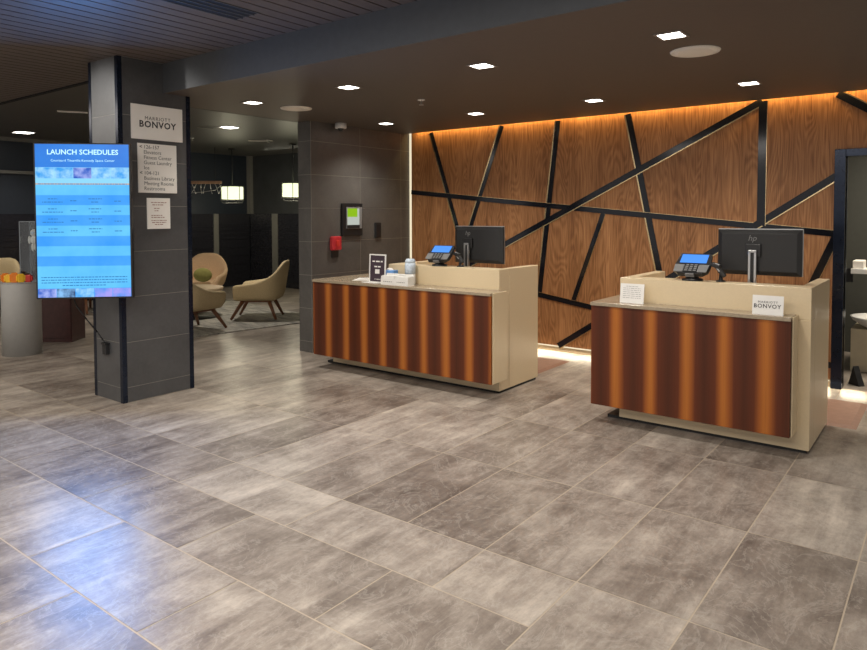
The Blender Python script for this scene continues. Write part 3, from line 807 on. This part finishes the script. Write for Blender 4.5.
def armchair(label, loc, rz, mat, group='tan lounge armchairs'):
    t = thing('lounge_armchair', label, 'armchair', loc, rz, group)
    # plan path of the shell, from right arm front round the back to left arm front (chair faces +x)
    path = []
    n = 17
    for k in range(n):
        u = k/(n-1)*2-1                         # -1 .. 1
        if abs(u) > .52:
            q = (abs(u)-.52)/.48
            x = -.10+q*.44; y = .335-.03*q
        else:
            th = (abs(u)/.52)*PI/2
            x = -.10-.27*math.cos(th)**.8; y = .335*math.sin(th)**.75
        path.append((x, math.copysign(y, u)))
    rows = []
    for k, (x, y) in enumerate(path):
        u = abs(k/(n-1)*2-1)
        q_ = max(0, min(1, (u-.14)/.60)); h = .535+.335*(1-q_)**1.9-.02*max(0,(u-.74)/.26)
        c = Vector((0, y*.15, 0)); d = Vector((x+.02, y, 0)); d = d.normalized() if d.length > 1e-6 else Vector((-1,0,0))
        if u > .52: d = Vector((0, math.copysign(1, y), 0))
        p = Vector((x, y, 0)); flare = .075*(1 if u < .6 else 1-.5*(u-.6)/.4); back = .085*max(0, 1-u/.5)
        ring = [(p-d*.17, .285), (p-d*.05, .285), (p+d*.01, .34), (p+d*(flare*.6), (.36+h)/2), (p+d*flare+Vector((-back*.3,0,0)), h-.02), (p+d*(flare-.03)+Vector((-back*.3,0,0)), h+.012),
                (p+d*(flare-.075), h-.02), (p-d*.055, (.40+h)/2), (p-d*.085, .40), (p-d*.17, .37)]
        rows.append([(v.x, v.y, z) for v, z in ring])
    mb = MB().grid(rows)
    mb.poly(rows[0]); mb.poly(rows[-1][::-1])
    obj('shell', mb, mat, t, subsurf=1, smooth=True, fix=True)
    mb = MB().box(-.30, -.26, .28, .34, .26, .42); o = obj('seat_cushion', mb, mat, t); 
    bv = o.modifiers.new('bevel', 'BEVEL'); bv.width = .05; bv.segments = 4
    mb = MB().box(-.22, -.20, .255, .24, .20, .285); obj('seat_frame', mb, 'leg_wood', t, bevel=.006)
    for sx, sy in ((1,1),(1,-1),(-1,1),(-1,-1)):
        x0 = .20 if sx > 0 else -.18; x1 = .36 if sx > 0 else -.30
        mb = MB().cyl((x0, sy*.18, .275), (x1, sy*.27, 0.008), .030, .018, 14); obj('leg', mb, 'leg_wood', t)
    return t
RZ = .012
a1 = armchair('tan armchair in side view with all legs visible, right of the lounge table', (-8.33, 6.56, RZ), math.radians(-141), 'tan')
dup(a1, (-8.14, 5.28, RZ), math.radians(98), 'tan armchair partly hidden behind the column, nearest of the lounge chairs')
a3 = dup(a1, (-10.35, 6.95, RZ), math.radians(-47), 'tan armchair facing forward behind the lounge table, green cushion on it')
dup(a1, (-11.15, 5.35, RZ), math.radians(10), 'armchair hidden behind the blue screen, one wooden leg showing below')
dup(a1, (-12.1, 4.25, 0), math.radians(-60), 'distant tan armchair behind the grey pedestal at far left')
for ch in a3.children:
    if ch.name.split('.')[0] in ('shell', 'seat_cushion'):
        ch.data = ch.data.copy(); ch.data.materials[0] = M['tan_in']
o = obj('throw_cushion', MB().ball((0,0,0), .15, .06, .13, 18, 12), 'olive', loc=(-9.98, 6.70, .56)); o.rotation_euler = (math.radians(25), 0, math.radians(-42+90))
tag(o, 'olive green cushion on the forward-facing tan armchair', 'cushion')
t = thing('coffee_table', 'low round tan topped table with dark pedestal between armchairs', 'table', (-9.22, 6.02, RZ))
obj('tabletop', MB().lathe([(.40,.40),(.44,.405),(.44,.445),(.43,.45)], 40), 'tabletop', t)
obj('pedestal', MB().lathe([(.06,.02),(.06,.40)], 20), 'black_matte', t)
obj('base', MB().lathe([(.38,0),(.38,.012),(.10,.022),(.06,.03)], 40), 'black_matte', t)

# pendants and driftwood bar
def pendant(label, x, y, zb, rz):
    t = thing('pendant_lamp', label, 'pendant lamp', (x, y, zb), rz, 'lit lounge pendants')
    top = 2.86-zb
    obj('canopy', MB().cyl((0,0,top-.025),(0,0,top),.07,.07,20), 'black_matte', t)
    obj('rod', MB().cyl((0,0,.33),(0,0,top-.02),.009,.009,8), 'black_matte', t)
    obj('shade', MB().lathe([(.20,.07),(.205,.075),(.205,.305),(.20,.31)], 28), 'pend', t)
    mb = MB(); r = .222
    for z, rr in ((.325, r), (.05, r), (.0, r*.8)):
        pts = [(rr*math.cos(a), rr*math.sin(a), z) for a in [2*PI*k/20 for k in range(21)]]; mb.tube(pts, .006, 6)
    for k in range(6):
        a = 2*PI*k/6; mb.tube([(0,0,.335),(r*math.cos(a), r*math.sin(a), .31), (r*math.cos(a), r*math.sin(a), .05), (r*.8*math.cos(a), r*.8*math.sin(a), 0)], .006, 6)
    obj('wire_frame', mb, 'black_matte', t)
    l = bpy.data.lights.new('pendant_bulb', 'POINT'); l.energy = 9; l.color = (1, .9, .66); l.shadow_soft_size = .18
    lo = bpy.data.objects.new('pendant_bulb', l); col.objects.link(lo); lo.location = (x, y, zb-.12)
pendant('lit cage pendant hanging left, beside the driftwood bar', -11.33, 8.30, 1.80, 0)
pendant('lit cage pendant hanging right, beside the tile wall edge', -9.72, 8.45, 1.82, .3)
t = thing('branch_fixture', 'driftwood bar with thin wire twigs hanging in the lounge', 'hanging fixture', (-11.6, 7.75, 2.16), math.radians(38))
obj('bar', MB().box(-.55, -.04, .0, .42, .04, .055), 'branch', t, bevel=.01)
mb = MB(); rg = random.Random(2)
for k in range(11):
    x = -.5+k*.088
    mb.tube([(x, 0, .0), (x+rg.uniform(-.05,.05), rg.uniform(-.03,.03), -.10), (x+rg.uniform(-.12,.12), rg.uniform(-.05,.05), -.19)], .006, 6)
mb.tube([(-.15,0,-.17),(.05,0,-.16),(.3,0,-.12),(.42,0,-.02)], .006, 6)
obj('twigs', mb, 'silver', t)
obj('hanger', MB().cyl((-.4,0,.05),(-.4,0,.70),.005,.005,6), 'black_matte', t); obj('hanger', MB().cyl((.3,0,.05),(.3,0,.70),.005,.005,6), 'black_matte', t)

# ------------------------------------------------------------------ pedestal group at left
t = thing('display_pedestal', 'plain grey round pedestal at far left', 'pedestal', (-8.345, 3.27, 0))
obj('drum', MB().lathe([(.198,0),(.198,.80),(.195,.806)], 48), 'pedestal', t)
obj('top_disc', MB().lathe([(.200,.806),(.200,.818)], 48), 'pedestal', t)
PT = .818
t = thing('acrylic_case', 'clear acrylic display case standing on the grey pedestal', 'display case', (-8.245, 3.375, PT), math.radians(37))
mb = MB(); a = .098
for k in range(4):
    M4 = Matrix.Rotation(k*PI/2, 4, 'Z'); mb.xbox(M4 @ Matrix.Translation((0, -a, .335)), 2*a, .005, .67)
mb.box(-a, -a, .67, a, a, .675); obj('walls', mb, 'clear', t)
obj('shelf', MB().box(-a+.004, -a+.004, .33, a-.004, a-.004, .336), 'clear', t)
mb = MB()
for sx in (-1, 1):
    for sy in (-1, 1): mb.box(sx*a-.004, sy*a-.004, 0, sx*a+.004, sy*a+.004, .675)
mb.box(-a,-a-.004,.667,a,-a+.004,.675); obj('edges', mb, 'edge', t)
# small white figurine inside
t = thing('spacesuit_figurine', 'small white spacesuit figurine inside the acrylic case', 'figurine', (-8.24, 3.38, PT+.338), math.radians(37))
mb = MB().ball((0,0,.125), .042, .032, .055); mb.ball((-.018,0,.045), .018, .018, .048); mb.ball((.018,0,.045), .018, .018, .048)
mb.ball((-.05,-.01,.125), .016, .016, .045); mb.ball((.05,-.01,.125), .016, .016, .045); mb.box(-.03,.02,.09,.03,.05,.165)
obj('suit', mb, 'white', t, smooth=True)
h = obj('helmet', MB().ball((0,0,.205), .042, .042, .042), 'white', t); obj('visor', MB().ball((0,-.016,.205), .03, .03, .026), 'pale_blue', h)
for k, (dx, dy, m, cname) in enumerate([(-.155,-.03,'crimson','red'),(-.10,-.115,'orange','orange'),(-.042,-.145,'yellow','yellow'),(.022,-.150,'orange','orange'),(.080,-.130,'yellow','yellow'),(.135,-.085,'crimson','red')]):
    z = PT
    R = Matrix.Rotation(1.2+.55*math.sin(k*2.1)*.4, 4, 'Z'); hh = (.085,.10,.09,.11,.095,.08)[k]
    mb = MB().xbox(R @ Matrix.Translation((0,0,hh/2)), .060, .046, hh); mb.xbox(R @ Matrix.Translation((-.036,0,hh/2)), .02, .036, hh*.7); mb.xbox(R @ Matrix.Translation((.036,0,hh/2)), .02, .036, hh*.7)
    w = math.radians(37); X = dx*math.cos(w)-dy*math.sin(w); Y = dx*math.sin(w)+dy*math.cos(w)
    pos = ['leftmost in the row', 'second from left', 'third from left', 'third from right', 'second from right', 'rightmost in the row'][k]
    tag(obj('wrapped_snack', mb, m, loc=(-8.345+X, 3.27+Y, z), bevel=.008), '%s wrapped snack on the grey pedestal, %s' % (cname, pos), 'snack', 'wrapped snacks on the pedestal')
t = thing('side_cabinet', 'dark maroon wood cabinet behind the grey pedestal', 'cabinet', (-8.86, 3.95, 0), math.radians(37))
obj('carcass', MB().box(-.19, -.16, .0, .19, .16, .72), 'maroon', t, bevel=.004)
obj('top', MB().box(-.20, -.17, .72, .20, .17, .745), 'maroon', t, bevel=.003)
obj('door', MB().box(-.18, -.172, .05, .18, -.16, .70), 'maroon', t, bevel=.003)

# ------------------------------------------------------------------ behind the desks
def mat_(label, x0, y0, x1, y1):
    cxm, cym = (x0+x1)/2, (y0+y1)/2
    mb = MB(); b = .04
    A = [(x0,y0,0),(x1,y0,0),(x1,y1,0),(x0,y1,0)]; Bq = [(x0+b,y0+b,.014),(x1-b,y0+b,.014),(x1-b,y1-b,.014),(x0+b,y1-b,.014)]
    A = [(x-cxm,y-cym,z) for x,y,z in A]; Bq = [(x-cxm,y-cym,z) for x,y,z in Bq]
    mb.quad(*Bq)
    for k in range(4): mb.quad(A[k], A[(k+1)%4], Bq[(k+1)%4], Bq[k])
    tag(obj('floor_mat', mb, 'mat', loc=(cxm, cym, .0005)), label, 'mat', 'brown mats behind the desks')
mat_('brown anti-fatigue mat on the floor behind the right reception desk', -1.95, 5.70, -.55, 6.52)
mat_('brown anti-fatigue mat on the floor behind the left reception desk', -4.60, 5.70, -3.22, 6.56)
t = thing('wash_basin', 'pale wall basin glimpsed through the doorway', 'basin', (-.545, 8.0, 0))
obj('bowl', MB().lathe([(.10,.40),(.20,.44),(.28,.50),(.30,.535),(.27,.535),(.16,.48)], 36), 'white', t)
obj('cabinet', MB().box(-.275, -.16, 0, .5, .5, .42), 'cream', t, bevel=.004)
t = thing('wall_shelf', 'small white shelf with a grey box through the doorway', 'shelf', (-.80, 8.0, .955))
obj('plate', MB().box(-.04, -.08, 0, .12, .2, .05), 'white', t, bevel=.004)
obj('dispenser', MB().box(-.03, -.05, .05, .07, .15, .13), 'speaker', t, bevel=.01)
obj('bracket', MB().box(-.53, .1, -.1, -.04, .14, .04), 'black_matte', t)
t = thing('door_stopper', 'small black wedge on the floor just inside the doorway', 'door stop', (-.71, 7.22, 0), math.radians(-40))
mb = MB(); mb.poly([(-.05,-.03,0),(.07,-.03,0),(.0,-.03,.17)]); mb.poly([(-.05,.03,0),(.0,.03,.17),(.07,.03,0)])
mb.quad((-.05,-.03,0),(0,-.03,.17),(0,.03,.17),(-.05,.03,0)); mb.quad((.07,-.03,0),(.07,.03,0),(0,.03,.17),(0,-.03,.17)); mb.quad((-.05,-.03,0),(-.05,.03,0),(.07,.03,0),(.07,-.03,0))
obj('wedge', mb, 'black_matte', t)
obj('pad', MB().box(-.05,-.03,0,.07,.03,.006), 'black', t)

# ------------------------------------------------------------------ lamps
def area(name, loc, sx, sy, energy, color, rot=(0,0,0), spread=PI):
    l = bpy.data.lights.new(name, 'AREA'); l.shape = 'RECTANGLE'; l.size = sx; l.size_y = sy; l.energy = energy; l.color = color; l.spread = spread
    o = bpy.data.objects.new(name, l); col.objects.link(o); o.location = loc; o.rotation_euler = rot
    return o
area('slot_led', (-2.3, 6.915, 2.655), 6.6, .03, 9, (1.0, .62, .20), (math.radians(14), 0, 0))
#area('corner_led', (-5.715, WY-.005, 1.3), .02, 2.5, 4, (1.0, .88, .6), (PI/2, 0, 0))
area('under_panel_led', (-2.8, WY-.02, .05), 4.4, .03, 6, (1.0, .86, .62), (math.radians(-25), 0, 0))
area('lobby_ambient_fill', (-2.0, 0.2, 2.80), 5.0, 3.0, 110, (1.0, .93, .84))  # unseen area fill, added for ambient light in the lobby
area('lobby_left_fill', (-8.0, 0.6, 2.80), 4.0, 2.5, 45, (1.0, .90, .78))  # second unseen fill, added to light the left side
area('screen_glow', tuple(tv.matrix_basis @ Vector((0, -.03, .6))), .66, 1.15, 17, (.10, .36, 1.0), (-PI/2, 0, math.radians(44.6)))
area('lounge_wash', (-8.9, 9.2, 2.80), 5.0, .2, 4, (1.0, .95, .75), (math.radians(-18), 0, 0))
area('backroom_lamp', (-.1, 7.7, 2.45), .8, .8, 26, (1.0, .9, .75))

l = bpy.data.lights.new('column_wash', 'SPOT'); l.energy = 60; l.spot_size = math.radians(34); l.spot_blend = .8; l.shadow_soft_size = .06; l.color = (1, .97, .92)
lo = bpy.data.objects.new('column_wash', l); col.objects.link(lo); lo.location = (-6.6, 1.5, 2.80)
lo.rotation_euler = (Vector((-5.70, 2.888, 2.38))-Vector(lo.location)).to_track_quat('-Z', 'Y').to_euler()
w = bpy.data.worlds.new('world'); bpy.context.scene.world = w; w.use_nodes = True
bgn = w.node_tree.nodes['Background']; bgn.inputs[0].default_value = (.80, .76, .72, 1); bgn.inputs[1].default_value = .36

# ------------------------------------------------------------------ camera
yaw, pitch, roll, fpx, cyp = 6.53696973e-01, 3.72610953e-02, 2.68389144e-03, 684.872142, 240.460774
cam = bpy.data.cameras.new('camera'); co = bpy.data.objects.new('camera', cam); col.objects.link(co)
fw = Vector((-math.sin(yaw)*math.cos(pitch), math.cos(yaw)*math.cos(pitch), -math.sin(pitch)))
r0 = Vector((math.cos(yaw), math.sin(yaw), 0)); d0 = fw.cross(r0)
r = r0*math.cos(roll)+d0*math.sin(roll); d = fw.cross(r)
Mx = Matrix((( r.x, -d.x, -fw.x, 0), (r.y, -d.y, -fw.y, 0), (r.z, -d.z, -fw.z, 1.55), (0,0,0,1)))
co.matrix_world = Mx
cam.sensor_width = 36; cam.sensor_fit = 'HORIZONTAL'; cam.lens = fpx/867*36
cam.shift_x = 0; cam.shift_y = -(325-cyp)/867
cam.clip_start = .05; cam.clip_end = 100
sc = bpy.context.scene; sc.camera = co
sc.view_settings.view_transform = 'Standard'; sc.view_settings.look = 'None'
sc.view_settings.exposure = 1.0
